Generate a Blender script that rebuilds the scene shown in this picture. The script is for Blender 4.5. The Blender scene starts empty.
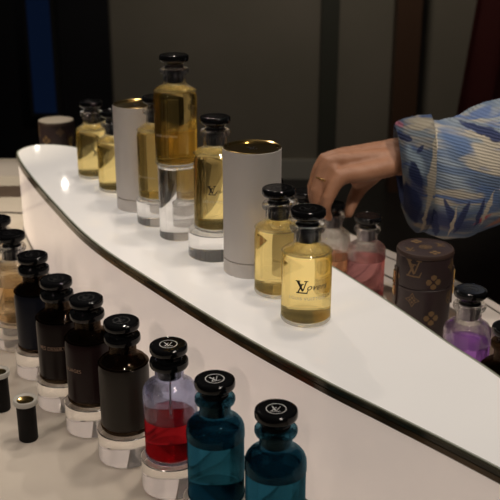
import bpy, bmesh, math, random
from mathutils import Vector, Matrix
random.seed(4)
S = bpy.context.scene
COL = S.collection
PI = math.pi
T = 1.0            # height of the raised shelf's top above the floor
TIER = T - .154    # top of the lower tier
RIS = .036         # height of the low clear blocks

# ------------------------------------------------------------------ helpers
def obj(name, bm, mat, parent=None, smooth=True, mats=None):
    me = bm
    if isinstance(bm, bmesh.types.BMesh):
        me = bpy.data.meshes.new(name)
        bm.normal_update()
        bm.to_mesh(me); bm.free()
        if smooth:
            for p in me.polygons: p.use_smooth = True
            try: me.set_sharp_from_angle(angle=math.radians(38))
            except Exception: pass
    if not me.materials:
        for m in (mats or [mat]): me.materials.append(m)
    o = bpy.data.objects.new(name, me)
    COL.objects.link(o)
    if parent: o.parent = parent
    return o

def tag(o, label=None, cat=None, group=None, kind=None):
    if label: o['label'] = label
    if cat: o['category'] = cat
    if group: o['group'] = group
    if kind: o['kind'] = kind
    return o

def thing(name, label, cat, loc=(0, 0, 0), rz=0, group=None):
    o = bpy.data.objects.new(name, None); COL.objects.link(o)
    o.empty_display_size = .02
    o.location = loc; o.rotation_euler = (0, 0, rz)
    return tag(o, label, cat, group)

def lathe(bm, prof, seg=64, closed=False, mat=0, c=(0, 0)):
    """prof: list of (r, z); r=0 ends make poles; closed joins last to first"""
    rings = []
    for r, z in prof:
        if r < 1e-7:
            rings.append([bm.verts.new((c[0], c[1], z))])
        else:
            rings.append([bm.verts.new((c[0] + r*math.cos(2*PI*k/seg), c[1] + r*math.sin(2*PI*k/seg), z)) for k in range(seg)])
    pairs = list(zip(rings[:-1], rings[1:]))
    if closed: pairs.append((rings[-1], rings[0]))
    for a, b in pairs:
        for k in range(seg):
            k2 = (k+1) % seg
            if len(a) == 1 and len(b) == 1: continue
            if len(a) == 1: f = bm.faces.new((a[0], b[k2], b[k]))
            elif len(b) == 1: f = bm.faces.new((a[k], a[k2], b[0]))
            else: f = bm.faces.new((a[k], a[k2], b[k2], b[k]))
            f.material_index = mat
    return bm

def lathe_bm(prof, seg=64, closed=False):
    bm = bmesh.new(); lathe(bm, prof, seg, closed)
    bmesh.ops.recalc_face_normals(bm, faces=bm.faces)
    return bm

def box(bm, c, s, rz=0, mat=0):
    M = Matrix.Translation(c) @ Matrix.Rotation(rz, 4, 'Z')
    vs = [bm.verts.new(M @ Vector((x*s[0]/2, y*s[1]/2, z*s[2]/2))) for x in (-1, 1) for y in (-1, 1) for z in (-1, 1)]
    for q in ((0, 1, 3, 2), (4, 6, 7, 5), (0, 4, 5, 1), (2, 3, 7, 6), (0, 2, 6, 4), (1, 5, 7, 3)):
        f = bm.faces.new([vs[i] for i in q]); f.material_index = mat
    return bm

def spline(pts, n=12, closed=False):
    P = [Vector(p) for p in pts]; out = []
    N = len(P)
    rng = range(N if closed else N-1)
    for i in rng:
        if closed: a, b, c, d = P[i-1], P[i], P[(i+1) % N], P[(i+2) % N]
        else: a, b, c, d = P[max(i-1, 0)], P[i], P[i+1], P[min(i+2, N-1)]
        for k in range(n):
            t = k/n
            out.append(.5*((2*b) + (c-a)*t + (2*a-5*b+4*c-d)*t*t + (3*b-a-3*c+d)*t**3))
    if not closed: out.append(P[-1])
    return out

def offset(poly, d):
    """move a closed counter-clockwise 2D polygon inwards by d"""
    n = len(poly); out = []
    for i in range(n):
        t = (poly[(i+1) % n] - poly[i-1]).normalized()
        out.append(poly[i] + Vector((-t.y, t.x))*d)
    return out

def slab(bm, poly, z0, z1, top=True, bottom=True, mat=0):
    a = [bm.verts.new((p.x, p.y, z0)) for p in poly]
    b = [bm.verts.new((p.x, p.y, z1)) for p in poly]
    n = len(poly)
    for i in range(n):
        f = bm.faces.new((a[i], a[(i+1) % n], b[(i+1) % n], b[i])); f.material_index = mat
    if top: bm.faces.new(b).material_index = mat
    if bottom: bm.faces.new(a[::-1]).material_index = mat
    return bm

def ringslab(bm, outer, inner, z0, z1):
    n = len(outer)
    V = [[bm.verts.new((p.x, p.y, z)) for p in q] for q, z in ((outer, z0), (outer, z1), (inner, z1), (inner, z0))]
    for k in range(4):
        A, B = V[k], V[(k+1) % 4]
        for i in range(n):
            bm.faces.new((A[i], A[(i+1) % n], B[(i+1) % n], B[i]))
    return bm

def tube(bm, pts, radii, seg=10, caps=True):
    pts = [Vector(p) for p in pts]
    if not hasattr(radii, '__len__'): radii = [radii]*len(pts)
    rings = []; up = None
    for i, p in enumerate(pts):
        t = (pts[min(i+1, len(pts)-1)] - pts[max(i-1, 0)]).normalized()
        if up is None:
            up = t.orthogonal().normalized()
        up = (up - t*up.dot(t)).normalized()
        s = t.cross(up)
        rings.append([bm.verts.new(p + radii[i]*(up*math.cos(2*PI*k/seg) + s*math.sin(2*PI*k/seg))) for k in range(seg)])
    for a, b in zip(rings[:-1], rings[1:]):
        for k in range(seg):
            bm.faces.new((a[k], a[(k+1) % seg], b[(k+1) % seg], b[k]))
    if caps:
        bm.faces.new(rings[0][::-1]); bm.faces.new(rings[-1])
    return bm

# ------------------------------------------------------------------ materials
def newmat(name):
    m = bpy.data.materials.new(name); m.use_nodes = True
    nt = m.node_tree; nt.nodes.clear()
    out = nt.nodes.new('ShaderNodeOutputMaterial')
    return m, nt, out

def N(nt, t, **kw):
    n = nt.nodes.new(t)
    for k, v in kw.items():
        if k in n.inputs: n.inputs[k].default_value = v
        else: setattr(n, k, v)
    return n

def rgba(c): return (c[0], c[1], c[2], 1)

def pbr(name, col, rough=.5, metal=0, spec=.5, noise=None, bump=0, bscale=200, coat=0, glow=None):
    m, nt, out = newmat(name)
    b = N(nt, 'ShaderNodeBsdfPrincipled')
    b.inputs['Base Color'].default_value = rgba(col)
    b.inputs['Roughness'].default_value = rough
    b.inputs['Metallic'].default_value = metal
    b.inputs['Specular IOR Level'].default_value = spec
    b.inputs['Coat Weight'].default_value = coat
    if glow:
        b.inputs['Emission Color'].default_value = rgba(glow[0]); b.inputs['Emission Strength'].default_value = glow[1]
    tc = N(nt, 'ShaderNodeTexCoord')
    if noise:
        n = N(nt, 'ShaderNodeTexNoise', Scale=noise[1], Detail=4)
        r = N(nt, 'ShaderNodeMix', data_type='RGBA')
        r.inputs[6].default_value = rgba(col); r.inputs[7].default_value = rgba(noise[0])
        nt.links.new(tc.outputs['Object'], n.inputs['Vector'])
        cr = N(nt, 'ShaderNodeMapRange'); cr.inputs[1].default_value = .35; cr.inputs[2].default_value = .65
        nt.links.new(n.outputs['Fac'], cr.inputs[0])
        nt.links.new(cr.outputs[0], r.inputs[0])
        nt.links.new(r.outputs[2], b.inputs['Base Color'])
    if bump:
        n = N(nt, 'ShaderNodeTexNoise', Scale=bscale, Detail=3)
        nt.links.new(tc.outputs['Object'], n.inputs['Vector'])
        bp = N(nt, 'ShaderNodeBump', Strength=bump, Distance=.001)
        nt.links.new(n.outputs['Fac'], bp.inputs['Height'])
        nt.links.new(bp.outputs[0], b.inputs['Normal'])
    nt.links.new(b.outputs[0], out.inputs[0])
    return m

def glass(name, col, ior=1.45, rough=0., clear=0., ccol=None):
    """refracting glass or liquid; 'clear' lets that share of the light straight through"""
    m, nt, out = newmat(name)
    g = N(nt, 'ShaderNodeBsdfGlass', IOR=ior, Roughness=rough)
    g.inputs['Color'].default_value = rgba(col)
    if clear > 0:
        t = N(nt, 'ShaderNodeBsdfTransparent'); t.inputs['Color'].default_value = rgba(ccol or col)
        mx = N(nt, 'ShaderNodeMixShader'); mx.inputs[0].default_value = clear
        nt.links.new(g.outputs[0], mx.inputs[1]); nt.links.new(t.outputs[0], mx.inputs[2])
        nt.links.new(mx.outputs[0], out.inputs[0])
    else: nt.links.new(g.outputs[0], out.inputs[0])
    return m

M = {}
M['black'] = pbr('black_lacquer', (.004, .004, .0045), .06, spec=.30)
M['black_print'] = pbr('black_print', (.006, .005, .006), .3)
M['white_print'] = pbr('white_print', (.8, .8, .8), .4)
M['pale_print'] = pbr('pale_gold_print', (.80, .72, .55), .35, metal=.3)
M['brown_print'] = pbr('copper_print', (.34, .22, .15), .4, metal=.3)
M['emboss'] = pbr('black_emboss', (.025, .025, .026), .25)
M['plug'] = pbr('dark_stopper', (.020, .020, .024), .22)
M['steel_plug'] = pbr('grey_stopper', (.22, .20, .22), .28, metal=.8)
M['clear'] = glass('clear_glass', (.995, .995, .99), 1.45, clear=.42)
M['acrylic'] = glass('clear_acrylic', (.99, .985, .98), 1.49, .0, clear=.12)
M['gold_liq'] = glass('gold_liquid', (.995, .885, .56), 1.37, clear=.2, ccol=(.99, .89, .58))
M['amber_liq'] = glass('pale_amber_liquid', (.95, .84, .66), 1.36, clear=.3)
M['pink_liq'] = glass('pink_liquid', (.86, .58, .60), 1.36, clear=.3)
M['peach_liq'] = glass('peach_liquid', (.93, .68, .52), 1.36, clear=.3)
M['red_liq'] = glass('red_liquid', (.66, .12, .15), 1.36, clear=.3)
M['purple_liq'] = glass('purple_liquid', (.62, .40, .82), 1.36, clear=.3)
M['teal_liq'] = glass('teal_liquid', (.14, .36, .46), 1.36, clear=.3)
M['teal_glass'] = glass('teal_glass', (.32, .52, .60), 1.45, clear=.25)
M['blue_glass'] = glass('bluish_glass', (.86, .88, .97), 1.45, clear=.25)
M['smoke_glass'] = glass('smoked_glass', (.46, .38, .30), 1.45, clear=.35)
M['navy_liq'] = pbr('navy_black_liquid', (.007, .008, .014), .3, spec=.2)
M['brown_liq'] = pbr('brown_black_liquid', (.012, .0075, .0065), .3, spec=.2)
M['maroon_liq'] = pbr('maroon_black_liquid', (.016, .0075, .0075), .3, spec=.2)
M['smoke_liq'] = pbr('smoky_grey_liquid', (.034, .029, .023), .3, spec=.2)
M['mauve_liq'] = pbr('dark_mauve_liquid', (.050, .030, .050), .07, spec=.5)
M['gold'] = pbr('polished_gold', (.42, .29, .10), .16, metal=1, bump=.15, bscale=60)
M['brass'] = pbr('brass_clasp', (.85, .58, .22), .2, metal=1)
M['white_card'] = pbr('white_card', (.66, .62, .58), .55, bump=.03, bscale=900)
M['white_ring'] = pbr('white_plastic', (.55, .53, .48), .4)
M['case'] = pbr('brown_canvas', (.019, .010, .0105), .45, noise=((.026, .013, .013), 60), bump=.08, bscale=700)
M['case_print'] = pbr('tan_print', (.15, .09, .036), .5)
M['case_trim'] = pbr('dark_leather_trim', (.035, .018, .013), .45)
M['mirror_lid'] = pbr('polished_lid', (.62, .55, .46), .22, metal=.25, spec=.8)  # beige of the reflected lit ceiling put into the base colour
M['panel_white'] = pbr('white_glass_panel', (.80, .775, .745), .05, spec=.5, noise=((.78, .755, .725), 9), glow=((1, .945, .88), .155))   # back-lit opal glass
M['skirt'] = pbr('pink_lit_white_lacquer', (.74, .665, .63), .13, spec=.5, noise=((.77, .70, .655), 14), glow=((1, .82, .70), .21))   # back-lit opal glass, pink of the light put into the base colour
M['tier'] = pbr('cream_lacquer', (.74, .67, .57), .2, noise=((.70, .63, .54), 12))
M['tier_white'] = pbr('cool_white_inlay', (.68, .62, .57), .15)
M['groove'] = pbr('shadow_gap', (.10, .085, .07), .5)
M['inlay'] = pbr('brown_wood_inlay', (.12, .085, .065), .3, noise=((.145, .105, .08), 40))
M['plinth'] = pbr('dark_plinth', (.02, .018, .017), .4)
M['floor'] = pbr('dark_floor', (.012, .011, .011), .35, noise=((.016, .014, .013), 6))
M['wall'] = pbr('taupe_wall_panel', (.20, .178, .138), .6, noise=((.23, .20, .16), 2))
M['dark_wall'] = pbr('black_wall_panel', (.016, .015, .017), .18)
M['pilaster'] = pbr('dark_green_pilaster', (.055, .055, .042), .5)
M['brown_post'] = pbr('dark_brown_post', (.075, .035, .018), .5)
M['red_cloth'] = pbr('dark_red_cloth', (.10, .012, .010), .7)

def edge_mat(name, c1, c2, sc):
    m, nt, out = newmat(name)
    b = N(nt, 'ShaderNodeBsdfPrincipled', Roughness=.12)
    tc = N(nt, 'ShaderNodeTexCoord'); n = N(nt, 'ShaderNodeTexNoise', Scale=sc, Detail=2)
    nt.links.new(tc.outputs['Object'], n.inputs['Vector'])
    r = N(nt, 'ShaderNodeValToRGB')
    r.color_ramp.elements[0].position = .4; r.color_ramp.elements[0].color = rgba(c1)
    r.color_ramp.elements[1].position = .68; r.color_ramp.elements[1].color = rgba(c2)
    nt.links.new(n.outputs['Fac'], r.inputs[0]); nt.links.new(r.outputs[0], b.inputs['Base Color'])
    nt.links.new(b.outputs[0], out.inputs[0])
    return m
M['edge_top'] = edge_mat('green_glass_edge', (.035, .032, .018), (.075, .065, .038), 14)
M['edge_low'] = edge_mat('brown_reflection_edge', (.028, .019, .009), (.17, .10, .045), 11)  # brown reflections painted into the colour of the lower edge
M['edge_line'] = pbr('pale_green_bevel', (.36, .38, .31), .15)

# skin
def skin_mat():
    m, nt, out = newmat('skin')
    b = N(nt, 'ShaderNodeBsdfPrincipled', Roughness=.5)
    b.inputs['Specular IOR Level'].default_value = .3
    tc = N(nt, 'ShaderNodeTexCoord')
    n = N(nt, 'ShaderNodeTexNoise', Scale=55, Detail=4)
    nt.links.new(tc.outputs['Object'], n.inputs['Vector'])
    r = N(nt, 'ShaderNodeValToRGB')
    r.color_ramp.elements[0].position = .35; r.color_ramp.elements[0].color = rgba((.255, .122, .068))
    r.color_ramp.elements[1].position = .7; r.color_ramp.elements[1].color = rgba((.325, .165, .098))
    nt.links.new(n.outputs['Fac'], r.inputs[0]); nt.links.new(r.outputs[0], b.inputs['Base Color'])
    n2 = N(nt, 'ShaderNodeTexNoise', Scale=170, Detail=4)
    nt.links.new(tc.outputs['Object'], n2.inputs['Vector'])
    bp = N(nt, 'ShaderNodeBump', Strength=.35, Distance=.0015)
    nt.links.new(n2.outputs['Fac'], bp.inputs['Height']); nt.links.new(bp.outputs[0], b.inputs['Normal'])
    nt.links.new(b.outputs[0], out.inputs[0])
    return m
M['skin'] = skin_mat()
M['hair'] = pbr('dark_hair', (.02, .013, .01), .45, bump=.4, bscale=120)
M['trousers'] = pbr('black_trousers', (.008, .008, .009), .8)
M['shoe'] = pbr('black_shoe', (.012, .011, .011), .35)
M['lip'] = pbr('lips', (.42, .14, .12), .4)
M['eye'] = pbr('eye_white', (.75, .72, .68), .2)

# printed leaves: colour, stalk end, tip (sideways and height on the blouse), width
LEAVES = [
('indigo', -0.6904, 1.0106, -0.5683, 0.9783, .060),
('indigo', -0.6728, 1.0984, -0.6712, 0.9961, .038),
('cream', -0.6464, 1.1288, -0.6574, 0.9961, 0.0137),
('cream', -0.6424, 1.1349, -0.6523, 1.0830, 0.0106),
('navy', -0.6870, 1.0581, -0.6672, 0.9815, 0.0334),
('navy', -0.7011, 1.1228, -0.6782, 1.1136, 0.0152),
('pink', -0.7078, 1.1364, -0.6852, 1.1303, 0.0106),
('cream', -0.6852, 1.1318, -0.6473, 1.1424, 0.0122),
('navy', -0.6147, 1.1424, -0.5294, 1.1182, 0.0167),
('cream', -0.6081, 1.1334, -0.5155, 1.0984, 0.0076),
('blue', -0.6466, 1.1318, -0.5829, 1.0984, 0.0365),
('cream', -0.6036, 1.1136, -0.4965, 1.0596, 0.0456),
('navy', -0.6310, 1.0360, -0.6087, 0.9815, 0.0152),
('navy', -0.5973, 1.0329, -0.6077, 0.9685, 0.0137),
('navy', -0.6482, 1.0201, -0.6320, 0.9619, 0.0137),
('cream', -0.6547, 1.0265, -0.6568, 0.9619, 0.0061),
('cream', -0.6120, 1.0265, -0.6163, 0.9586, 0.0061),
('red', -0.5873, 0.9848, -0.5527, 1.0106, 0.0122),
('rust', -0.5650, 0.9750, -0.5071, 1.0138, 0.0182),
('blue', -0.5879, 1.0674, -0.5291, 1.0041, 0.0334),
('navy', -0.6743, 1.0984, -0.6603, 1.1136, 0.0076),
('navy', -0.5704, 1.0392, -0.5807, 0.9783, 0.0106),
('cream', -0.5563, 1.0518, -0.5717, 0.9815, 0.0076),
('pale', -0.6931, 1.1136, -0.6571, 1.0643, 0.0274),
('navy', -0.6828, 1.0891, -0.6652, 1.0486, 0.0182),
('navy', -0.5296, 1.0581, -0.5392, 0.9977, 0.0122),
('navy', -0.5068, 1.1588, -0.3976, 1.1136, 0.0182),
('cream', -0.4855, 1.0984, -0.4164, 1.1439, 0.0213),
('navy', -0.4503, 1.0518, -0.3657, 1.0984, 0.0213),
]
def cloth_mat():
    """pleated pale blue cloth with brush-stroke leaves in navy, cream, pink and rust"""
    m, nt, out = newmat('brush_leaf_cloth')
    b = N(nt, 'ShaderNodeBsdfPrincipled', Roughness=.75)
    b.inputs['Specular IOR Level'].default_value = .2
    tc = N(nt, 'ShaderNodeTexCoord')
    def strokes(rot, scale, loc, lo, hi, dist=1.2, detail=2.5):
        mp = N(nt, 'ShaderNodeMapping')
        mp.inputs['Rotation'].default_value = rot
        mp.inputs['Scale'].default_value = scale
        mp.inputs['Location'].default_value = loc
        nt.links.new(tc.outputs['Object'], mp.inputs['Vector'])
        n = N(nt, 'ShaderNodeTexNoise', Scale=1, Detail=detail, Distortion=dist)
        nt.links.new(mp.outputs[0], n.inputs['Vector'])
        r = N(nt, 'ShaderNodeMapRange', interpolation_type='SMOOTHSTEP')
        r.inputs[1].default_value = lo; r.inputs[2].default_value = hi
        nt.links.new(n.outputs['Fac'], r.inputs[0])
        return r.outputs[0]
    def mix(a, fac, col):
        x = N(nt, 'ShaderNodeMix', data_type='RGBA')
        if isinstance(a, tuple): x.inputs[6].default_value = rgba(a)
        else: nt.links.new(a, x.inputs[6])
        if isinstance(col, tuple): x.inputs[7].default_value = rgba(col)
        else: nt.links.new(col, x.inputs[7])
        nt.links.new(fac, x.inputs[0])
        return x.outputs[2]
    R = math.radians
    c = mix((.105, .15, .235), strokes((0, R(50), 0), (9, 8, 26), (3, 1, 7), .42, .60), (.22, .265, .31))
    c = mix(c, strokes((0, R(62), 0), (7, 7, 24), (11, 3, 2), .50, .60), (.36, .335, .28))     # washes of cream
    c = mix(c, strokes((0, R(55), 0), (9, 8, 40), (5, 9, 1), .56, .66), (.10, .15, .29))      # thin blue brush lines
    ns = N(nt, 'ShaderNodeTexNoise', Scale=38, Detail=3)
    nt.links.new(tc.outputs['Object'], ns.inputs['Vector'])
    sb = N(nt, 'ShaderNodeVectorMath', operation='SUBTRACT'); sb.inputs[1].default_value = (.5, .5, .5)
    nt.links.new(ns.outputs['Color'], sb.inputs[0])
    sl = N(nt, 'ShaderNodeVectorMath', operation='SCALE'); sl.inputs['Scale'].default_value = .016
    nt.links.new(sb.outputs[0], sl.inputs[0])
    ad = N(nt, 'ShaderNodeVectorMath', operation='ADD')
    nt.links.new(tc.outputs['Object'], ad.inputs[0]); nt.links.new(sl.outputs[0], ad.inputs[1])
    cols = {'indigo': (.045, .058, .145), 'cream': (.44, .40, .32), 'navy': (.026, .038, .11), 'pink': (.50, .17, .24), 'blue': (.09, .15, .29), 'red': (.42, .09, .11), 'rust': (.45, .20, .14), 'pale': (.33, .43, .52)}
    for kind, x0, z0, x1, z1, wd in LEAVES:
        dx, dz = x1 - x0, z1 - z0; ln = math.hypot(dx, dz)
        mp = N(nt, 'ShaderNodeMapping', vector_type='TEXTURE')
        mp.inputs['Location'].default_value = (x0, 0, z0)
        mp.inputs['Rotation'].default_value = (0, math.atan2(-dz, dx), 0)
        mp.inputs['Scale'].default_value = (ln, 1, wd/2)
        nt.links.new(ad.outputs[0], mp.inputs['Vector'])
        sp = N(nt, 'ShaderNodeSeparateXYZ'); nt.links.new(mp.outputs[0], sp.inputs[0])
        u1 = N(nt, 'ShaderNodeMath', operation='SUBTRACT'); u1.inputs[0].default_value = 1; nt.links.new(sp.outputs[0], u1.inputs[1])
        uu = N(nt, 'ShaderNodeMath', operation='MULTIPLY'); nt.links.new(sp.outputs[0], uu.inputs[0]); nt.links.new(u1.outputs[0], uu.inputs[1])
        av = N(nt, 'ShaderNodeMath', operation='ABSOLUTE'); nt.links.new(sp.outputs[2], av.inputs[0])
        ma = N(nt, 'ShaderNodeMath', operation='MULTIPLY_ADD'); ma.inputs[1].default_value = 4; nt.links.new(uu.outputs[0], ma.inputs[0])
        ng = N(nt, 'ShaderNodeMath', operation='MULTIPLY'); ng.inputs[1].default_value = -1; nt.links.new(av.outputs[0], ng.inputs[0])
        nt.links.new(ng.outputs[0], ma.inputs[2])
        r = N(nt, 'ShaderNodeMapRange', interpolation_type='SMOOTHSTEP'); r.inputs[1].default_value = 0; r.inputs[2].default_value = .35 if kind in ('navy', 'cream') else .8
        r.inputs[4].default_value = .95
        nt.links.new(ma.outputs[0], r.inputs[0])
        c = mix(c, r.outputs[0], cols[kind])
    nt.links.new(c, b.inputs['Base Color'])
    # fine pleats run along the sleeve
    mp = N(nt, 'ShaderNodeMapping'); mp.inputs['Rotation'].default_value = (0, R(-12), 0)
    nt.links.new(tc.outputs['Object'], mp.inputs['Vector'])
    w = N(nt, 'ShaderNodeTexWave', Scale=74, Distortion=2.6, Detail=2)
    w.bands_direction = 'Z'
    w.inputs['Detail Scale'].default_value = .6
    nt.links.new(mp.outputs[0], w.inputs['Vector'])
    bp = N(nt, 'ShaderNodeBump', Strength=.5, Distance=.0015)
    nt.links.new(w.outputs['Fac'], bp.inputs['Height']); nt.links.new(bp.outputs[0], b.inputs['Normal'])
    nt.links.new(b.outputs[0], out.inputs[0])
    return m
M['cloth'] = cloth_mat()

# ------------------------------------------------------------------ the room
bm = bmesh.new(); box(bm, (0, 2.2, -.05), (7.0, 7.0, .1))
tag(obj('floor', bm, M['floor'], smooth=False), 'dark shop floor behind the counter', 'floor', kind='structure')
bm = bmesh.new(); box(bm, (1.25, 5.18, 1.3), (4.0, .1, 2.6))
tag(obj('wall_back', bm, M['wall'], smooth=False), 'dim taupe wall panel at the back of the shop', 'wall', kind='structure')
bm = bmesh.new(); box(bm, (-2.08, 5.12, 1.3), (2.66, .12, 2.6))
tag(obj('wall_back_left', bm, M['dark_wall'], smooth=False), 'glossy black wall panel at the back left', 'wall', kind='structure')
bm = bmesh.new(); box(bm, (.43, 5.10, 1.3), (.095, .06, 2.6))
tag(obj('trim_1', bm, M['pilaster'], smooth=False), 'narrow dark upright strip on the back wall', 'trim', kind='structure')
bm = bmesh.new(); box(bm, (.81, 4.9, 1.3), (.125, .125, 2.6))
tag(obj('trim_2', bm, M['brown_post'], smooth=False), 'dark brown upright post behind the sleeve', 'trim', kind='structure')
bm = bmesh.new(); box(bm, (-.08, 5.115, .055), (1.3, .03, .11))
tag(obj('baseboard_back', bm, pbr('grey_baseboard', (.40, .37, .32), .5), smooth=False), 'pale baseboard at the foot of the back wall', 'baseboard', kind='structure')
# dark red hanging behind the sleeve, with soft folds
bm = bmesh.new()
rows = []
for j in range(14):
    z = .25 + j*.18
    rows.append([bm.verts.new((1.01 + .055*j*.35 + i*.03, 4.6 + .03*math.sin(i*.9 + .15*j), z)) for i in range(26)])
for a, b in zip(rows[:-1], rows[1:]):
    for i in range(25): bm.faces.new((a[i], a[i+1], b[i+1], b[i]))
bmesh.ops.solidify(bm, geom=bm.faces[:], thickness=.012)
tag(obj('curtain', bm, M['red_cloth']), 'dark red cloth hanging at the back right above the patterned sleeve', 'curtain')
# blurry blue reflection far left, painted as an added glowing panel
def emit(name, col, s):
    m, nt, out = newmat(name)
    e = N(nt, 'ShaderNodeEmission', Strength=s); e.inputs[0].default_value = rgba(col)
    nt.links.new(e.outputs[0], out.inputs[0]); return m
sc = thing('blue_reflection', 'painted blue reflection, a dim glowing panel on the black wall at the back left', 'reflection', (-1.11, 5.03, .38))
bm = bmesh.new(); box(bm, (0, 0, .32), (.16, .05, .64)); obj('glow_backing', bm, M['plinth'], sc, smooth=False)
bm = bmesh.new(); box(bm, (0, -.027, .32), (.12, .006, .60)); obj('reflection', bm, emit('blue_glow', (.05, .12, .36), .022), sc, smooth=False)

# ------------------------------------------------------------------ the counter
front = [(-.449, 1.748), (-.4326, 1.687), (-.3904, 1.582), (-.3202, 1.4259), (-.2251, 1.2337), (-.1108, 1.06), (-.0109, .9197), (.0691, .8187), (.1207, .76), (.180, .692), (.235, .625), (.278, .565)]
back = [(.318, .545), (.322, .60), (.300, .690), (.2496, .8292), (.2149, .9047), (.1662, 1.0163), (.1062, 1.1392), (.03, 1.280), (-.07, 1.440), (-.17, 1.585), (-.27, 1.712), (-.338, 1.779), (-.395, 1.803), (-.432, 1.793)]
SH = [Vector((p.x, p.y)) for p in spline([(x, y, 0) for x, y in front + back], 8, True)]
TO = [(-1.15, 2.12), (-.85, 2.265), (-.60, 2.288), (-.42, 2.265), (-.22, 2.18), (-.05, 2.04), (.10, 1.845), (.249, 1.6248), (.3446, 1.4744), (.3963, 1.3546), (.47, 1.16), (.54, .90), (.57, .66), (.52, .42), (.36, .31), (.12, .36), (-.18, .54), (-.50, .86), (-.86, 1.36), (-1.14, 1.80)]
TO = [Vector((p.x, p.y)) for p in spline([(x, y, 0) for x, y in TO], 6, True)]
if sum(a.x*b.y - b.x*a.y for a, b in zip(SH, SH[1:] + SH[:1])) < 0: SH.reverse()
if sum(a.x*b.y - b.x*a.y for a, b in zip(TO, TO[1:] + TO[:1])) < 0: TO.reverse()

ct = thing('display_counter', 'low cream display counter with brown inlay strip around the raised shelf', 'counter')
bm = bmesh.new(); slab(bm, TO, TIER-.03, TIER); obj('counter_top', bm, M['tier'], ct, smooth=False)
bm = bmesh.new(); slab(bm, offset(TO, .03), 0, TIER-.03, top=False); obj('plinth', bm, M['plinth'], ct, smooth=False)
def ribbon(pts, w0, w1, z0, z1):
    bm = bmesh.new(); P = spline([(x, y, 0) for x, y in pts], 8); n = len(P); L = []
    for i, p in enumerate(P):
        t = (P[min(i+1, n-1)] - P[max(i-1, 0)]).normalized(); nn = Vector((-t.y, t.x, 0)); w = w0 + (w1-w0)*i/(n-1)
        L.append([bm.verts.new((q.x, q.y, z)) for q in (p - nn*w/2, p + nn*w/2) for z in (z0, z1)])
    for a, b in zip(L[:-1], L[1:]):
        for q in ((1, 3), (3, 2), (2, 0), (0, 1)): bm.faces.new((a[q[0]], a[q[1]], b[q[1]], b[q[0]]))
    bm.faces.new([L[0][i] for i in (0, 1, 3, 2)]); bm.faces.new([L[-1][i] for i in (0, 2, 3, 1)])
    bmesh.ops.recalc_face_normals(bm, faces=bm.faces)
    return bm
dk = [(-1.0, 1.985), (-.6, 1.993), (-.45, 1.985), (-.28, 1.90), (-.10, 1.74), (.06, 1.56), (.20, 1.42), (.30, 1.31), (.365, 1.20), (.42, 1.05), (.44, .9)]
obj('inlay_strip', ribbon(dk, .093, .055, TIER-.004, TIER+.0006), M['inlay'], ct, smooth=False)
wh = [(-1.0, 2.185), (-.62, 2.193), (-.42, 2.17), (-.22, 2.075), (-.06, 1.93), (.09, 1.75), (.232, 1.545), (.315, 1.415), (.365, 1.315), (.42, 1.17), (.46, 1.0)]
obj('inlay_strip', ribbon(wh, .15, .075, TIER-.004, TIER+.0005), M['tier_white'], ct, smooth=False)
ln = [(-1.0, 1.838), (-.6, 1.838), (-.46, 1.832), (-.3, 1.76)]
obj('groove_line', ribbon(ln, .010, .010, TIER-.004, TIER+.0007), M['groove'], ct, smooth=False)
ln = [(.09, 1.70), (.225, 1.497), (.29, 1.395), (.335, 1.30), (.39, 1.16), (.43, 1.0)]
obj('groove_line', ribbon(ln, .006, .006, TIER-.004, TIER+.0009), M['groove'], ct, smooth=False)
ln = [(.10, 1.79), (.235, 1.595), (.330, 1.452), (.382, 1.342), (.44, 1.18), (.49, 1.0)]
obj('groove_line', ribbon(ln, .004, .004, TIER-.004, TIER+.0009), M['groove'], ct, smooth=False)

sh = thing('raised_shelf', 'leaf-shaped white glass-topped shelf with dark edge painted with brown reflections in the middle', 'shelf')
bm = bmesh.new(); slab(bm, offset(SH, .004), T-.008, T); obj('top_panel', bm, M['panel_white'], sh, smooth=False)
bm = bmesh.new(); ringslab(bm, offset(SH, .0018), offset(SH, .0042), T-.003, T+.0003); obj('bevel', bm, M['edge_line'], sh, smooth=False)
bm = bmesh.new(); ringslab(bm, SH, offset(SH, .006), T-.0055, T-.0006); obj('glass_edge', bm, M['edge_top'], sh, smooth=False)
bm = bmesh.new(); ringslab(bm, offset(SH, .0012), offset(SH, .006), T-.0068, T-.0055); obj('edge_line', bm, M['plinth'], sh, smooth=False)
bm = bmesh.new(); ringslab(bm, offset(SH, .0002), offset(SH, .006), T-.0125, T-.0066); obj('brown_reflection_edge', bm, M['edge_low'], sh, smooth=False)
bm = bmesh.new(); slab(bm, offset(SH, .003), TIER+.0012, T-.009, bottom=False); obj('skirt', bm, M['skirt'], sh)
bm = bmesh.new(); ringslab(bm, offset(SH, .0015), offset(SH, .006), TIER+.0011, TIER+.004); obj('skirt_foot', bm, M['groove'], sh, smooth=False)

# ------------------------------------------------------------------ lettering
def text_polys(txt, size, shear=0., space=1., bold=0.):
    cu = bpy.data.curves.new('lettering', 'FONT')
    cu.body = txt; cu.size = size; cu.align_x = 'CENTER'; cu.shear = shear; cu.space_character = space
    cu.offset = bold; cu.resolution_u = 4
    o = bpy.data.objects.new('lettering', cu); COL.objects.link(o)
    dg = bpy.context.evaluated_depsgraph_get()
    me = bpy.data.meshes.new_from_object(o.evaluated_get(dg))
    V = [v.co.copy() for v in me.vertices]; F = [list(p.vertices) for p in me.polygons]
    bpy.data.objects.remove(o); bpy.data.curves.remove(cu); bpy.data.meshes.remove(me)
    return [(V, F)]
def strokes_polys(quads):
    return [([Vector((x, y, 0)) for x, y in q], [list(range(len(q)))]) for q in quads]
def moved(polys, dx=0, dy=0, s=1.):
    return [([Vector((v.x*s + dx, v.y*s + dy, 0)) for v in V], F) for V, F in polys]
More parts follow.
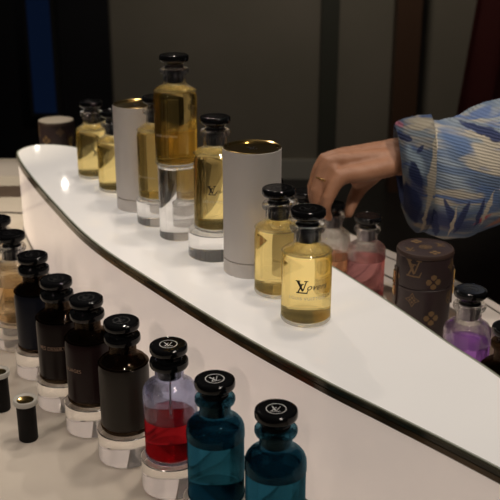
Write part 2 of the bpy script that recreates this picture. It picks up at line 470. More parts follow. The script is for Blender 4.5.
def wrap(polys, r, z, face=-PI/2):
    """lay flat shapes onto an upright cylinder of radius r; face = compass angle of the centre"""
    bm = bmesh.new()
    for V, F in polys:
        vs = [bm.verts.new((v.x, v.y, 0)) for v in V]
        for f in F:
            try: bm.faces.new([vs[i] for i in f])
            except ValueError: pass
    bmesh.ops.triangulate(bm, faces=bm.faces[:])
    for _ in range(3):                      # short edges so that wide strokes follow the curve
        lg = [e for e in bm.edges if abs(e.verts[0].co.x - e.verts[1].co.x) > r*.09]
        if not lg: break
        bmesh.ops.subdivide_edges(bm, edges=lg, cuts=1)
        bmesh.ops.triangulate(bm, faces=[f for f in bm.faces if len(f.verts) > 3])
    for v in bm.verts:
        x, y = v.co.x, v.co.y
        v.co = (r*math.cos(face + x/r), r*math.sin(face + x/r), z + y)
    return bm
def flat(polys, z, a=0.):
    bm = bmesh.new(); c, s = math.cos(a), math.sin(a)
    for V, F in polys:
        vs = [bm.verts.new((v.x*c - v.y*s, v.x*s + v.y*c, z)) for v in V]
        for f in F:
            try: bm.faces.new([vs[i] for i in f])
            except ValueError: pass
    return bm
# two-letter monogram, 10 units high: a heavy serif V over a slanted light L
MONO = [[(-5.6, 9.2), (-5.6, 10), (-1.7, 10), (-1.7, 9.2)], [(-4.9, 9.4), (-2.5, 9.4), (.9, 1.6), (-.3, .8)], [(-.3, .8), (.9, 1.6), (3.5, 9.4), (2.6, 9.4)], [(1.3, 9.2), (1.3, 10), (4.5, 10), (4.5, 9.2)],
        [(-4.2, 0), (-3.0, 0), (.4, 7.0), (-.7, 7.0)], [(-1.6, 6.8), (-1.6, 7.4), (1.4, 7.4), (1.4, 6.8)], [(-4.9, -.7), (-4.9, .3), (4.0, .3), (4.0, -.7)], [(3.2, .2), (4.0, .2), (5.0, 2.9), (4.4, 2.9)]]
THIN = [[(-5.2, 9.6), (-4.0, 9.6), (.5, 1.0), (-.2, .4)], [(-.2, .4), (.5, 1.0), (4.4, 9.6), (3.7, 9.6)], [(-4.6, 0), (-3.9, 0), (.3, 7.6), (-.5, 7.6)], [(-5.4, -.3), (-5.4, .3), (4.6, .3), (4.6, -.3)]]
def mono(h, dx=0, dy=0): return moved(strokes_polys(MONO), dx, dy, h/10)
def arc_polys(r0, r1, n=36, a0=0, a1=2*PI):
    return [([Vector((r*math.cos(a0+(a1-a0)*(k+j)/n), r*math.sin(a0+(a1-a0)*(k+j)/n), 0)) for j, r in ((0, r0), (0, r1), (1, r1), (1, r0))], [[0, 1, 2, 3]]) for k in range(n)]
def flower(R, fat=1.):
    q = []
    for k in range(4):
        a = k*PI/2 + PI/4*0; c, s = math.cos(a), math.sin(a)
        pet = [(.18, 0), (.45, .30*fat), (.8, .30*fat), (1, 0), (.8, -.30*fat), (.45, -.30*fat)]
        q.append([((x*c - y*s)*R, (x*s + y*c)*R) for x, y in pet])
    return strokes_polys(q)
def diamond(R):
    q = []; p = [(0, 1), (1, 0), (0, -1), (-1, 0)]
    for i in range(4):
        a, b = p[i], p[(i+1) % 4]
        m0 = ((a[0]+b[0])*.36, (a[1]+b[1])*.36); m1 = ((a[0]+b[0])*.28, (a[1]+b[1])*.28)
        q.append([(a[0]*R, a[1]*R), (m0[0]*R, m0[1]*R), (m1[0]*R, m1[1]*R), (a[0]*.8*R, a[1]*.8*R)])
        q.append([(m0[0]*R, m0[1]*R), (b[0]*R, b[1]*R), (b[0]*.8*R, b[1]*.8*R), (m1[0]*R, m1[1]*R)])
    return strokes_polys(q)

# ------------------------------------------------------------------ bottles
BR = .0283
CACHE = {}
def cached(key, fn):
    if key not in CACHE: CACHE[key] = fn()
    return CACHE[key]
SHOULDER = [(BR, .0750), (.0280, .0792), (.0268, .0828), (.0246, .0858), (.0213, .0882), (.0180, .0899), (.0160, .0920), (.0153, .0950), (.0152, .1040), (.0160, .1056), (.0190, .1066), (.0199, .1090), (.0197, .1116), (.0182, .1136), (.0154, .1141)]
INNER = [(.0140, .1134), (.0136, .1100), (.0135, .0960), (.0141, .0906), (.0162, .0882), (.0202, .0858), (.0240, .0828), (.0257, .0792), (.0261, .0750)]
def grow(prof, big):
    """the larger flask: a little wider, with a taller body under the same neck and cap"""
    kw, kh = (1.060, .0200) if big else (1.018, 0)
    return [(r*(kw if r > .0165 and z < .1000 else 1), z + kh*min(1, max(0, z - .012)/.055)) for r, z in prof]
def glass_profile(level, big=False):
    lo = level - .001
    if lo < .0750: outer = [(BR, lo)] + SHOULDER; inner = INNER + [(.0261, lo)]
    else:
        outer = [(BR - .0003, lo)] + [p for p in SHOULDER if p[1] > lo]; inner = [p for p in INNER if p[1] > lo] + [(.0256, lo)]
    return grow(outer + inner, big)
BASE = [(0, .0018), (.014, .0014), (.021, .0005), (.0232, 0), (.0250, .0003), (.0268, .0012), (.0279, .0026), (BR, .0042), (BR, .0050), (.0262, .0050), (.018, .0042), (0, .0036)]
CAP = [(0, .1102), (.0118, .1102), (.0130, .1110), (.0133, .1140), (.0126, .1150), (.0120, .1165), (.0122, .1180), (.0132, .1194), (.0168, .1214), (.0190, .1228), (.0198, .1246), (.0199, .1284), (.0194, .1304), (.0182, .1313), (.0166, .1315), (.0163, .1312), (0, .1311)]
CAPTOP = .13135
PLUG = [(0, .0938), (.0114, .0938), (.0120, .0945), (.0124, .1101), (0, .1101)]
def liquid_profile(level, big=False):
    z0 = .0058
    r = .0277
    top = level
    pr = [(0, z0 - .0012), (.020, z0 - .0008), (.0262, z0 - .0002), (r, z0 + .0015), (r, min(top, .0748) - .0008)]
    if top > .0756: pr += [(q - .0012, z - .0006) for q, z in SHOULDER[1:] if z < top - .0002]
    rr = pr[-1][0] - (.0006 if top > .0756 else 0)
    pr += [(rr - .0010, top), (rr - .0030, top - .0003), (0, top - .0003)]
    return grow(pr, big)
def emblem_polys():
    return arc_polys(.0087, .0093) + moved(strokes_polys(THIN), 0, -.0046, .00092)
def bottle(label, loc, zb, liq, level=.0842, gl='clear', plug='plug', emb='emboss', group=None, text=(), face=None, tubecol=None, emba=0., big=False, collar=False):
    b = thing('perfume_bottle', label, 'perfume bottle', (loc[0], loc[1], zb), 0, group)
    def part(name, key, fn, mat):
        o = cached((key, mat), lambda: obj(name, fn(), M[mat]).data)
        if CACHE.get((key, mat, 'first')) is None:
            CACHE[(key, mat, 'first')] = 1
            q = [x for x in COL.objects if x.data == o][0]
        else:
            q = obj(name, o, None)
        q.parent = b
        return q
    part('glass_body', ('glass', level, big), lambda: lathe_bm(glass_profile(level, big), closed=True), gl)
    part('base', ('base', big), lambda: lathe_bm(grow(BASE, big)), gl)
    part('liquid', ('liq', level, big), lambda: lathe_bm(liquid_profile(level, big)), liq)
    part('stopper', ('plug', big), lambda: lathe_bm(grow(PLUG, big)), plug)
    cp = part('cap', ('cap', big), lambda: lathe_bm(grow(CAP, big)), 'black')
    em = part('emblem', ('emblem', big), lambda: flat(emblem_polys(), CAPTOP + (.02 if big else 0)), emb)
    em.parent = cp; em.rotation_euler = (0, 0, emba)
    if emb == 'white_print': em['label'] = 'white circled monogram'
    if collar: part('collar', ('collar', big), lambda: lathe_bm([(.0140, .1144), (.0184, .1146), (.0200, .1139), (.0205, .1118), (.0205, .1088), (.0195, .1066), (.0185, .1066), (.0200, .1090), (.0198, .1117), (.0183, .1137), (.0140, .1142)], closed=True), 'black')
    if tubecol:
        bm = bmesh.new(); tube(bm, [(0, 0, level - .004), (.0005, .0, .0885)], .0011, 8); obj('dip_tube', bm, M['white_ring'], b)
    if face is None: face = math.atan2(-loc[1], -loc[0])
    for polys, z, mat, nm, da in text:
        obj(nm, wrap(polys, BR*(1.060 if big else 1.018) + .00022, z, face + da), M[mat], b)
    return b

def riser(label, loc, zb, h=RIS, r=.0335, group=None):
    o = cached(('riser', h, r), lambda: obj('clear_display_block', lathe_bm([(0, .0004), (r-.0012, .0004), (r, .0014), (r, h-.0012), (r-.0012, h-.0002), (0, h-.0002)]), M['acrylic']).data)
    q = [x for x in COL.objects if x.data == o and 'label' not in x.keys()]
    q = q[0] if q else obj('clear_display_block', o, None)
    q.location = (loc[0], loc[1], zb)
    return tag(q, label, 'display block', group)

NAME = text_polys('LOUIS VUITTON', .0042, space=1.15)
LOGO = mono(.0125)
G_S = 'gold perfume bottles on the raised shelf'
G_F = 'perfume bottles along the front of the lower counter'
G_R = 'perfume bottles behind the raised shelf'
small = moved(LOGO, -.006, 0, .8) + moved(text_polys('overs', .0072, shear=.45), .006, .0012)
bottle('gold perfume bottle farthest back on the white shelf, nearest its rounded tip', (-.2712, 1.572), T, 'gold_liq', group=G_S, text=[(small, .044, 'black_print', 'lettering', .35)])
bottle('gold perfume bottle left of the farther white cylinder box, half hidden by it', (-.2222, 1.4884), T, 'gold_liq', group=G_S)
bottle('gold perfume bottle on low clear block, just right of the farther white cylinder box', (-.1345, 1.3210), T+RIS, 'gold_liq', big=True, group=G_S, text=[(NAME, .036, 'pale_print', 'lettering', -.75)])
bottle('gold perfume bottle raised highest, on the tall clear block', (-.1020, 1.2590), T+.1035, 'gold_liq', big=True, group=G_S, text=[(NAME, .044, 'pale_print', 'lettering', -.52)])
bottle('gold perfume bottle on low clear block, touching the left side of nearer white cylinder box', (-.0450, 1.1830), T+RIS, 'gold_liq', big=True, group=G_S, text=[(moved(small, 0, 0, 1.15), .0545, 'black_print', 'lettering', .06), (moved(NAME, 0, 0, 1.2), .0430, 'pale_print', 'name_lettering', .10)])
bottle('gold perfume bottle standing directly behind the frontmost lettered gold bottle', (.0336, 1.0465), T, 'gold_liq', group=G_S)
script = moved(mono(.0140), -.0050, -.002) + moved(text_polys('overs', .0104, shear=.5, space=1.05, bold=.00008), .0112, .0012)
bottle('frontmost gold perfume bottle on the white shelf, with black monogram lettering', (.0631, .9659), T, 'gold_liq', group=G_S,
       text=[(script, .0455, 'black_print', 'lettering', .03), (text_polys('LOUIS VUITTON', .0052, space=1.15), .0345, 'pale_print', 'name_lettering', .04)])
for l, p, h, r in (('low clear acrylic block under the gold bottle beside the farther white cylinder', (-.1345, 1.3200), RIS, .0335),
                ('tall clear acrylic block lifting the highest gold bottle', (-.1011, 1.2540), .1035, .0275),
                ('low clear acrylic block under the gold bottle beside the nearer white cylinder', (-.0465, 1.1790), RIS, .0365)):
    riser(l, p, T, h, r, 'clear blocks on the raised shelf')

FR = [((-.369, 1.2886), 'amber_liq', .060, 'clear', 'pale amber bottle at the left picture edge, farthest back in the front row', 'black', 'emboss', ()),
      ((-.3328, 1.2221), 'amber_liq', .060, 'clear', 'pale amber clear-glass bottle beside the first of the black bottles', 'plug', 'emboss', ()),
      ((-.2837, 1.1365), 'navy_liq', .083, 'smoke_glass', 'black bottle standing right after the pale amber bottle, farthest of the dark ones', 'black', 'emboss', ()),
      ((-.2366, 1.0517), 'brown_liq', .083, 'smoke_glass', 'black bottle with copper word ending in DESERT', 'black', 'emboss', [(text_polys('VES DESERT', .0068, space=1.0), .0475, 'brown_print', 'lettering', -.42)]),
      ((-.1901, .993), 'maroon_liq', .083, 'smoke_glass', 'black bottle with short copper word ending in ES, faint red at its foot', 'black', 'emboss', [(text_polys('NUAGES', .0062), .0470, 'brown_print', 'lettering', -.80)]),
      ((-.1409, .9292), 'smoke_liq', .083, 'smoke_glass', 'smoky grey-brown bottle beside the clear one holding red liquid', 'black', 'emboss', ()),
      ((-.0844, .8698), 'red_liq', .050, 'blue_glass', 'clear bluish bottle part filled with red liquid, white circled mark on cap', 'black', 'white_print', ()),
      ((-.0338, .7943), 'teal_liq', .070, 'teal_glass', 'teal glass bottle with white circled mark on its black cap', 'plug', 'white_print', ()),
      ((.0236, .7370), 'teal_liq', .070, 'teal_glass', 'bottle nearest the camera at the bottom edge, mostly its marked black cap', 'plug', 'white_print', ())]
for i, (p, liq, lev, gl, lab, plg, emb, tx) in enumerate(FR):
    bottle(lab, p, TIER+.0003+.0370, liq, lev, gl, plg, emb, G_F, tx, tubecol=(i == 6), collar=(2 <= i <= 6), emba=(.5, .2, -.3, .4, .1, -.2, .1, .35, -.1)[i])
    riser('clear acrylic block under the ' + ('pale amber bottle at the left edge', 'second pale amber bottle', 'black bottle beside the amber one', 'black bottle lettered DESERT', 'black bottle with red foot', 'smoky grey-brown bottle', 'red liquid bottle', 'teal bottle', 'bottle nearest the camera')[i], p, TIER+.0003, .0370, .0335, 'clear blocks on the lower counter')
RR = [((.1276, 1.3688), 'peach_liq', .046, 'plug', 'clear bottle with peach liquid whose cap the hand is gripping'),
      ((.1745, 1.3085), 'pink_liq', .066, 'steel_plug', 'clear bottle with dusky pink liquid right of the hand'),
      ((.2632, 1.0241), 'purple_liq', .064, 'steel_plug', 'clear bottle with purple liquid right of the brown monogram case'),
      ((.2830, .9190), 'mauve_liq', .083, 'black', 'dark mauve bottle cut off by the right picture edge'),
      ((.0869, 1.4371), 'amber_liq', .060, 'black', 'bottle behind the two front gold bottles, its black cap showing beside the fingers'),
      ((.0361, 1.5079), 'amber_liq', .060, 'black', 'bottle almost hidden behind the nearer white cylinder, only a bit of black cap showing')]
for i, (p, liq, lev, plg, lab) in enumerate(RR):
    bottle(lab, p, TIER+.0010+.0340, liq, lev, 'smoke_glass' if i == 3 else 'clear', plg, 'emboss', G_R, emba=.7*i)
    riser('clear acrylic block behind the shelf, under the ' + ('bottle in the hand', 'dusky pink bottle', 'purple bottle', 'dark mauve bottle', 'bottle beside the fingers', 'bottle behind the white cylinder')[i], p, TIER+.0010, .0340, .0335, 'clear blocks behind the raised shelf')

# ------------------------------------------------------------------ white cylinder boxes
for p, lab in (((-.171, 1.3937), 'tall white cylinder box with gold top, the farther one at left'), ((.0026, 1.1211), 'tall white cylinder box with gold top, the nearer one in the middle')):
    R = .0366
    b = thing('cylinder_box', lab, 'box', (p[0], p[1], T), 0, 'white cylinder boxes')
    obj('bottom_sleeve', lathe_bm([(0, .0002), (R-.0006, .0002), (R, .0010), (R, .0186), (R-.0005, .0190), (R-.0022, .0190), (R-.0022, .0200), (0, .0200)]), M['white_card'], b)
    obj('tube_body', lathe_bm([(R-.0020, .0202), (R-.0005, .0202), (R, .0206), (R, .1608), (R-.0005, .1612), (R-.0020, .1612)], closed=True), M['white_card'], b)
    obj('gold_lid', lathe_bm([(R-.0021, .14), (R-.0021, .1613), (R-.0004, .1614), (R-.0003, .1620), (R-.0014, .1624), (R-.0030, .1618), (R-.0040, .1600), (.014, .1598), (0, .1600)]), M['gold'], b)
    obj('lid_print', flat(moved(mono(.012), 0, -.005), .1602, .2), M['black_print'], b)

# ------------------------------------------------------------------ brown monogram travel cases
def case(label, p, rz, mirror=False, shade=0):
    R = .0375; H = .171
    b = thing('travel_case', label, 'case', (p[0], p[1], TIER+.0010), rz, 'brown monogram cases')
    b.scale = (1, 1, 1.015)
    bd = obj('body', lathe_bm([(0, 0), (R-.001, 0), (R, .001), (R, .1175), (R-.0006, .1182), (0, .1182)]), M['case'], b)
    ld = obj('lid', lathe_bm([(0, .1186), (R-.0006, .1186), (R, .1192), (R, .1628), (R-.0012, .1650), (R-.003, .1658), (0, .1658)]), M['case'], b)
    obj('lid_trim', lathe_bm([(R+.0001, .1600), (R+.0007, .1606), (R+.0006, .1635), (R-.0008, .1658), (R-.0028, .1662), (R-.0030, .1655), (R-.001, .160)], closed=True), M['case_trim'], b)
    def pattern(lid):
        q = []
        for k in range(4):
            x0 = (-.42 + k*PI/2)*R; x1 = (.30 + k*PI/2)*R; x2 = (1.10 + k*PI/2)*R
            odd = k % 2
            star = lambda x, z: moved(diamond(.0105), x, z) + moved(flower(.0050), x, z)
            ring = lambda x, z: moved(arc_polys(.0078, .0090, 22), x, z) + moved(flower(.0062), x, z)
            if lid:
                q += star(x0, .148) if odd else mono(.0220, x0, .1375)
                q += moved(flower(.0105, 1.25), x1, .1305)
            else:
                q += ring(x0, .104) if odd else star(x0, .104)
                q += moved(flower(.0105, 1.25), x1, .080)
                q += star(x0, .056) if odd else mono(.0220, x0, .046)
                q += moved(flower(.0105, 1.25), x1, .032)
        return q
    obj('printed_pattern', wrap(pattern(False), R + .00025, 0, -PI/2), M['case_print'], bd)
    obj('printed_pattern', wrap(pattern(True), R + .00025, 0, -PI/2), M['case_print'], ld)
    top = arc_polys(.0070, .0082, 26) + flower(.0056)
    for k in range(4):
        a = k*PI/2 + .5; top += moved(flower(.0075, 1.2) if k % 2 else mono(.012, 0, -.006), .0235*math.cos(a), .0235*math.sin(a))
    if not mirror: obj('printed_pattern', flat(top, .1661, 0), M['case_print'], ld)
    else:
        m = obj('polished_top', lathe_bm([(0, .1662), (R-.0018, .1662), (R-.0008, .1668), (R-.0008, .1674), (0, .1676)]), M['mirror_lid'], ld)
    for a in (PI + .25, .13):
        c, s = math.cos(a), math.sin(a)
        bm = bmesh.new()
        for z, h in ((.1290, .013), (.1085, .013)):
            box(bm, ((R+.0016)*c, (R+.0016)*s, z), (.0036, .0075, h), a)
        tube(bm, [((R+.0025)*c + .0032*s, (R+.0025)*s - .0032*c, .119), ((R+.0025)*c - .0032*s, (R+.0025)*s + .0032*c, .119)], .0018, 10)
        cl = obj('clasp', bm, M['brass'], b)
        bm = bmesh.new(); box(bm, ((R+.0006)*c, (R+.0006)*s, .115), (.0022, .0115, .052), a); obj('clasp_strap', bm, M['case_trim'], b, smooth=False)
    return b
case('brown monogram cylinder case with brass clasps behind the white shelf at right', (.2333, 1.1622), -.13)
case('dark cylinder case with shiny lid beyond the shelf tip at back left', (-.4132, 1.9546), -.75, True)

# ------------------------------------------------------------------ small dark vials with gold-topped white collars
for p, lab in (((-.2629, .9574), 'small black vial with white ring and gold top at the bottom left'), ((-.3125, 1.0273), 'small black vial with white ring and gold top, cut by the left picture edge')):
    b = thing('sample_vial', lab, 'vial', (p[0], p[1]+.004, TIER+.0002), 0, 'small black vials')
    obj('vial_body', lathe_bm([(0, 0), (.0105, 0), (.0112, .001), (.0112, .0470), (0, .0470)], 48), pbr('matt_black', (.007, .006, .006), .6, spec=.15), b)
    obj('collar', lathe_bm([(.0100, .0472), (.0136, .0472), (.0142, .0477), (.0142, .0530), (.0137, .0538), (.0129, .0540), (.0125, .0532), (.0100, .0520)], 48, True), M['white_ring'], b)
    obj('gold_top', lathe_bm([(0, .0500), (.007, .0504), (.0115, .0516), (.0124, .0531), (.0120, .0490), (0, .0490)], 48), M['gold'], b)

# ------------------------------------------------------------------ the person reaching in from the right
pr = thing('person', 'person at right in a blue brush-leaf blouse reaching in to grip a bottle cap', 'person', (.92, 1.62, 0))
PO = Vector((.92, 1.62, 0))
def W(x, y, z): return Vector((x, y, z + T)) - PO       # given relative to the shelf top
def chain(bm, pts, rad, n=6, seg=14):
    """smooth tapered limb with round ends"""
    P = spline(pts, n); m = len(pts) - 1
    Rr = []
    for i in range(len(P)):
        u = i/n; k = min(int(u), m-1); t = u - k
        Rr.append(rad[k] + (rad[k+1] - rad[k])*t)
    d0 = (P[0] - P[1]).normalized(); d1 = (P[-1] - P[-2]).normalized()
    pre = [P[0] + d0*Rr[0]*math.sin(a) for a in (1.35, .9, .45)]; prr = [Rr[0]*math.cos(a) for a in (1.35, .9, .45)]
    post = [P[-1] + d1*Rr[-1]*math.sin(a) for a in (.45, .9, 1.35)]; por = [Rr[-1]*math.cos(a) for a in (.45, .9, 1.35)]
    tube(bm, pre + P + post, prr + Rr + por, seg)
def blob(bm, c, s, rot=None):
    Mx = Matrix.Translation(c) @ (rot.to_matrix().to_4x4() if rot else Matrix.Identity(4)) @ Matrix.Diagonal((*s, 1))
    bmesh.ops.create_uvsphere(bm, u_segments=24, v_segments=16, radius=1, matrix=Mx)
def fuse(name, bm, voxel, mat, parent, smooth=6, fac=.5):
    me = bpy.data.meshes.new(name); bmesh.ops.recalc_face_normals(bm, faces=bm.faces); bm.to_mesh(me); bm.free()
    o = bpy.data.objects.new(name, me); COL.objects.link(o)
    r = o.modifiers.new('r', 'REMESH'); r.mode = 'VOXEL'; r.voxel_size = voxel; r.use_smooth_shade = True
    s = o.modifiers.new('s', 'SMOOTH'); s.iterations = smooth; s.factor = fac
    dg = bpy.context.evaluated_depsgraph_get()
    m2 = bpy.data.meshes.new_from_object(o.evaluated_get(dg))
    bpy.data.objects.remove(o); bpy.data.meshes.remove(me)
    m2.name = name
    for p in m2.polygons: p.use_smooth = True
    return obj(name, m2, mat, parent)

bm = bmesh.new()
# left hand, palm down, fingers dropping round the cap
RING = [W(.2150, 1.389, .0790), W(.166, 1.380, .0785), W(.1200, 1.372, .0735), W(.1018, 1.356, .0345), W(.1025, 1.350, .0140), W(.1078, 1.3520, -.0015)]
chain(bm, RING, [.0160, .0140, .0122, .0098, .0080, .0066])
PINK = [W(.2155, 1.376, .0690), W(.175, 1.362, .0635), W(.1360, 1.352, .0570), W(.1170, 1.337, .0285), W(.1145, 1.337, .0120), W(.1197, 1.3440, -.0030)]
chain(bm, PINK, [.0165, .0150, .0125, .0094, .0076, .0062])
MID = [W(.2190, 1.402, .0870), W(.166, 1.398, .0800), W(.1165, 1.391, .0735), W(.0985, 1.381, .0345), W(.1000, 1.374, .0125), W(.1020, 1.3724, -.001)]
chain(bm, MID, [.0160, .0140, .0122, .0095, .0080, .0066])
IND = [W(.2210, 1.414, .0870), W(.172, 1.415, .0800), W(.1250, 1.411, .0715), W(.1060, 1.408, .0380), W(.1065, 1.399, .0150), W(.1132, 1.3908, .0005)]
chain(bm, IND, [.0155, .0135, .0115, .0092, .0080, .0066])
THUMB = [W(.2120, 1.402, .0690), W(.1935, 1.404, .0510), W(.1740, 1.400, .0310), W(.1605, 1.388, .0105), W(.1532, 1.3766, -.0070)]
chain(bm, THUMB, [.0155, .0160, .0130, .0102, .0076])
chain(bm, [W(.2150, 1.396, .0720), W(.185, 1.388, .0640), W(.152, 1.382, .0600), W(.128, 1.376, .0520)], [.0180, .0170, .0135, .0090])     # palm flesh
chain(bm, [W(.2050, 1.400, .0640), W(.185, 1.396, .0520), W(.165, 1.390, .0430)], [.0150, .0145, .0110])
for a, b_ in ((RING, PINK), (MID, RING), (IND, MID)):       # webs between the fingers
    p = a[2].lerp(b_[2], .5); q = a[3].lerp(b_[3], .5)
    chain(bm, [p, p.lerp(q, .55)], [.0108, .0070], 4, 10)
for c_ in (RING, MID, PINK):                                # knuckles
    blob(bm, c_[2] + Vector((-.002, -.001, .0035)), (.0105, .0098, .0098))
    blob(bm, c_[3] + Vector((-.0015, -.001, .001)), (.0094, .0090, .0098) if c_ is not PINK else (.0088, .0084, .0092))
chain(bm, [W(.215, 1.405, .0830), W(.27, 1.402, .0870), W(.42, 1.40, .115), W(.52, 1.42, .150)], [.0215, .0270, .040, .043], 8)
chain(bm, [W(.218, 1.388, .0730), W(.27, 1.394, .0780)], [.0220, .0255])
# upper arm, shoulders, trunk, other arm, neck, head, legs (all beyond the picture's right edge)
chain(bm, [W(.52, 1.42, .150), W(.64, 1.46, .235), W(.78, 1.475, .335)], [.043, .050, .058])
chain(bm, [W(.78, 1.475, .335), W(.90, 1.62, .365), W(.92, 1.80, .335)], [.060, .075, .058])
chain(bm, [W(.92, 1.80, .335), W(.95, 1.87, .10), W(.86, 1.85, -.12), W(.80, 1.83, -.24)], [.052, .042, .032, .022])
chain(bm, [W(.80, 1.83, -.24), W(.785, 1.82, -.31), W(.79, 1.81, -.36)], [.026, .030, .016])
chain(bm, [W(.93, 1.63, -.12), W(.92, 1.63, .05), W(.90, 1.63, .20), W(.90, 1.625, .34)], [.125, .115, .130, .095])
chain(bm, [W(.895, 1.62, .36), W(.875, 1.61, .47)], [.052, .050])
blob(bm, W(.865, 1.605, .565), (.095, .078, .118)); blob(bm, W(.825, 1.605, .515), (.060, .055, .055))
chain(bm, [W(.772, 1.605, .575), W(.758, 1.605, .548)], [.010, .014], 4, 10)
for s in (-1, 1):
    blob(bm, W(.875, 1.605 + s*.078, .555), (.018, .010, .030))
    chain(bm, [W(.94, 1.63 + s*.085, -.12), W(.93, 1.63 + s*.095, -.50), W(.95, 1.63 + s*.10, -.90)], [.088, .062, .042])
    chain(bm, [W(.955, 1.63 + s*.10, -.955), W(.80, 1.63 + s*.115, -.965)], [.036, .030])
body = fuse('body', bm, .0026, M['skin'], pr, 4, .5)

# gold ring on the ring finger
a, b_ = RING[2], RING[3]; ax = (b_ - a).normalized(); c = a + (b_ - a)*.60
bm = bmesh.new(); up = ax.orthogonal().normalized(); si = ax.cross(up); n = 40
tor = [[bm.verts.new(c + (.0121 + .0009*math.cos(v))*(up*math.cos(u) + si*math.sin(u)) + ax*.0013*math.sin(v)) for v in [2*PI*j/8 for j in range(8)]] for u in [2*PI*k/n for k in range(n)]]
for k in range(n):
    for j in range(8): bm.faces.new((tor[k][j], tor[(k+1) % n][j], tor[(k+1) % n][(j+1) % 8], tor[k][(j+1) % 8]))
bmesh.ops.recalc_face_normals(bm, faces=bm.faces)
obj('finger_ring', bm, M['brass'], pr)['label'] = 'thin gold ring on a finger'

# blouse: wide pleated left sleeve, turned-back cuff, trunk
def loft(bm, secs, seg=72, rip=.0, cap0=False, thick=0):
    rings = []
    for i, (top, bot, d, cy) in enumerate(secs):
        ctr = (top + bot)/2; h = (top - bot)/2
        rg = []
        for k in range(seg):
            a = 2*PI*k/seg
            w = 1 + rip*math.sin(7*a + i*.5) + rip*.6*math.sin(13*a - i*.8)
            rg.append(bm.verts.new(ctr + h*math.cos(a)*w + Vector((0, d*math.sin(a)*w + cy, 0))))
        rings.append(rg)
    for A, B in zip(rings[:-1], rings[1:]):
        for k in range(seg): bm.faces.new((A[k], A[(k+1) % seg], B[(k+1) % seg], B[k]))
    return rings
def dens(secs, n=4):
    tops = spline([s[0] for s in secs], n); bots = spline([s[1] for s in secs], n)
    ds = spline([(s[2], s[3], 0) for s in secs], n)
    return [(t, b, d.x, d.y) for t, b, d in zip(tops, bots, ds)]
SL = [(W(.2205, 1.38, .1270), W(.2370, 1.38, .0050), .040, .012), (W(.2318, 1.38, .1330), W(.2468, 1.38, -.0190), .050, .010), (W(.2556, 1.38, .1375), W(.2698, 1.38, -.0375), .058, .008), (W(.2735, 1.38, .1390), W(.2924, 1.38, -.0460), .063, .006),
      (W(.2947, 1.38, .1381), W(.3146, 1.38, -.0492), .066, .005), (W(.3152, 1.38, .1449), W(.3394, 1.38, -.0450), .068, .006), (W(.3411, 1.38, .1585), W(.3668, 1.38, -.0351), .070, .008), (W(.3731, 1.38, .1683), W(.3999, 1.38, -.0202), .072, .010),
      (W(.4307, 1.39, .1877), W(.458, 1.39, .0059), .074, .014), (W(.56, 1.41, .262), W(.60, 1.41, .080), .080, .02), (W(.70, 1.43, .370), W(.76, 1.44, .170), .088, .03), (W(.80, 1.47, .418), W(.85, 1.48, .22), .085, .02)]
bm = bmesh.new()
rg = loft(bm, dens(SL, 6), 96, .010)
# cuff mouth turned in a little so the sleeve has thickness
c0 = sum((v.co for v in rg[0]), Vector())/len(rg[0])
inn = [bm.verts.new(c0 + (v.co - c0)*.93 + Vector((.006, 0, 0))) for v in rg[0]]
inn2 = [bm.verts.new(c0 + (v.co - c0)*.97 + Vector((.085, 0, 0))) for v in rg[0]]
for A, B in ((inn, rg[0]), (inn2, inn)):
    for k in range(96): bm.faces.new((A[k], A[(k+1) % 96], B[(k+1) % 96], B[k]))
bmesh.ops.recalc_face_normals(bm, faces=bm.faces)
sleeve = obj('blouse_sleeve', bm, M['cloth'], pr)
bm = bmesh.new()
CF = [(s[0] + Vector((0, 0, dz)), s[1] - Vector((0, 0, dz)), s[2] + dz, s[3]) for s, dz in zip(SL[:4], (.0030, .0058, .0064, .0060))]
CF[2] = (CF[2][0], CF[2][1] + Vector((-.008, 0, .004)), CF[2][2], CF[2][3])
CF[3] = (CF[3][0], W(.2735, 1.38, -.036), CF[3][2], CF[3][3])
loft(bm, dens(CF, 5), 96, .010)
bmesh.ops.solidify(bm, geom=bm.faces[:], thickness=-.0022)
bmesh.ops.recalc_face_normals(bm, faces=bm.faces)
obj('turned_back_cuff', bm, M['cloth'], sleeve)
bm = bmesh.new()
chain(bm, [W(.93, 1.63, -.20), W(.92, 1.63, .05), W(.90, 1.63, .20), W(.90, 1.625, .33)], [.165, .140, .150, .110], 8, 28)
chain(bm, [W(.80, 1.49, .325), W(.90, 1.62, .360), W(.92, 1.80, .325)], [.085, .095, .082], 8, 24)
chain(bm, [W(.92, 1.79, .325), W(.95, 1.87, .10), W(.90, 1.86, -.04)], [.080, .075, .085], 8, 24)
fuse('blouse_trunk', bm, .008, M['cloth'], pr, 4)
bm = bmesh.new()
chain(bm, [W(.93, 1.63, -.10), W(.93, 1.63, -.18)], [.150, .150], 4, 28)
for s in (-1, 1):
    chain(bm, [W(.94, 1.63 + s*.080, -.15), W(.93, 1.63 + s*.095, -.50), W(.95, 1.63 + s*.10, -.88)], [.118, .088, .070], 8, 24)
fuse('trousers', bm, .008, M['trousers'], pr, 4)
for s in (-1, 1):
    bm = bmesh.new()
    chain(bm, [W(.96, 1.63 + s*.10, -.958), W(.86, 1.63 + s*.108, -.962), W(.785, 1.63 + s*.115, -.966)], [.0415, .040, .033], 6, 20)
    fuse('shoe', bm, .006, M['shoe'], pr, 3)
bm = bmesh.new()
blob(bm, W(.885, 1.605, .585), (.100, .090, .118)); chain(bm, [W(.93, 1.605, .58), W(.955, 1.61, .46), W(.955, 1.615, .36)], [.075, .060, .035], 6, 20)
fuse('hair', bm, .006, M['hair'], pr, 3)
for s in (-1, 1):
    bm = bmesh.new(); blob(bm, W(.784, 1.605 + s*.032, .570), (.010, .014, .009)); obj('eye', bm, M['eye'], pr)
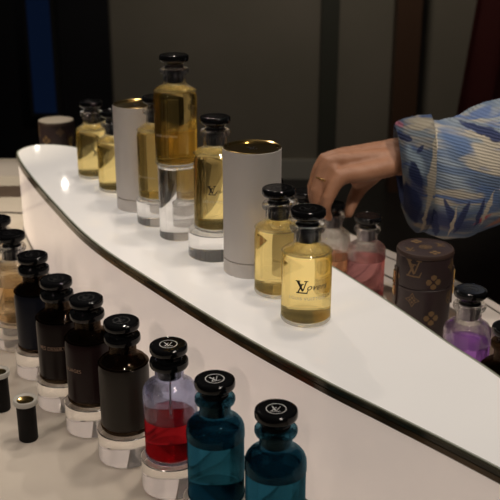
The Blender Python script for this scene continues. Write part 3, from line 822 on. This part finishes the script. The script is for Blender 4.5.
bm = bmesh.new(); blob(bm, W(.768, 1.605, .502), (.008, .024, .008)); obj('lips', bm, M['lip'], pr)

# ------------------------------------------------------------------ light
def spot(name, loc, aim, energy, size=70, rad=.04, col=(1, .86, .70), blend=.6):
    L = bpy.data.lights.new(name, 'SPOT'); L.energy = energy; L.spot_size = math.radians(size); L.spot_blend = blend
    L.shadow_soft_size = rad; L.color = col
    o = bpy.data.objects.new(name, L); COL.objects.link(o); o.location = loc
    o.rotation_euler = (Vector(aim) - Vector(loc)).to_track_quat('-Z', 'Y').to_euler()
    return o
WARM = (1, .88, .76)
spot('ceiling_and_fill_spot', (.36, .80, T+1.6), (.16, .88, T), 11, 50, .09, WARM)
spot('ceiling_and_fill_spot', (-.15, 1.85, T+1.6), (-.24, 1.50, T), 12, 42, .022, WARM)
spot('ceiling_and_fill_spot', (-1.25, 1.55, T+1.3), (-.70, 1.86, T), 52, 30, .022, (1, .86, .68))  # fill spot, set to brighten the left end of the lower tier
spot('ceiling_and_fill_spot', (.05, .15, T+1.6), (.0, 1.0, T), 7, 50, .022, WARM)
spot('ceiling_and_fill_spot', (.25, 1.40, T+1.65), (.10, 1.25, T), 15, 50, .08, WARM)
spot('ceiling_and_fill_spot', (-.30, 2.35, T+1.2), (-.05, 1.2, T), 9, 44, .02, WARM)  # backlight added for bright glints on the bottle shoulders
spot('skirt_fill_spot', (-.85, .25, T+.80), (-.25, 1.13, T-.09), 7, 46, .03, (1, .83, .73), .9)  # low front spot added to brighten the skirt
spot('ceiling_and_fill_spot', (.75, .70, T+1.25), (.31, 1.40, TIER), 24, 24, .022, WARM)  # narrow spot added to lift the right side of the tier
spot('wall_fill_spot', (.45, 3.6, 2.4), (.3, 5.1, .5), 21, 80, .1, (1, .9, .75))  # unseen spot added to light the back wall dimly
# small accent lamps deeper in the shop, seen only as glints in the polished shelf
for ax_, ay, e in ((-0.759, 3.678, 0.1), (-0.534, 3.072, 0.05), (-0.441, 2.898, 0.05), (-0.44, 2.768, 0.04), (-1.016, 4.336, 0.03)):
    h = .62
    L = bpy.data.lights.new('accent_lamp', 'POINT'); L.energy = e; L.shadow_soft_size = .009; L.color = (1, .92, .8)
    o = bpy.data.objects.new('accent_lamp', L); COL.objects.link(o); o.location = (ax_, ay, T+h)

w = bpy.data.worlds.new('World'); S.world = w; w.use_nodes = True
bg = w.node_tree.nodes['Background']; bg.inputs[0].default_value = (.9, .85, .8, 1); bg.inputs[1].default_value = .018

# ------------------------------------------------------------------ camera
cam = bpy.data.cameras.new('camera'); co = bpy.data.objects.new('camera', cam); COL.objects.link(co)
co.location = (0, 0, T + .436); co.rotation_euler = (math.radians(90 - 20.08), 0, 0)
cam.sensor_width = 36; cam.lens = 36*930/500; cam.clip_start = .05
cam.dof.use_dof = True; cam.dof.focus_distance = 1.02; cam.dof.aperture_fstop = 12
S.camera = co
S.view_settings.view_transform = 'Standard'; S.view_settings.look = 'None'; S.view_settings.gamma = 1
S.view_settings.exposure = 0.75
try:
    S.cycles.max_bounces = 18; S.cycles.transmission_bounces = 16; S.cycles.transparent_max_bounces = 24
    S.cycles.glossy_bounces = 6; S.cycles.diffuse_bounces = 4
    S.cycles.sample_clamp_indirect = 6
    S.cycles.blur_glossy = .3
except Exception: pass
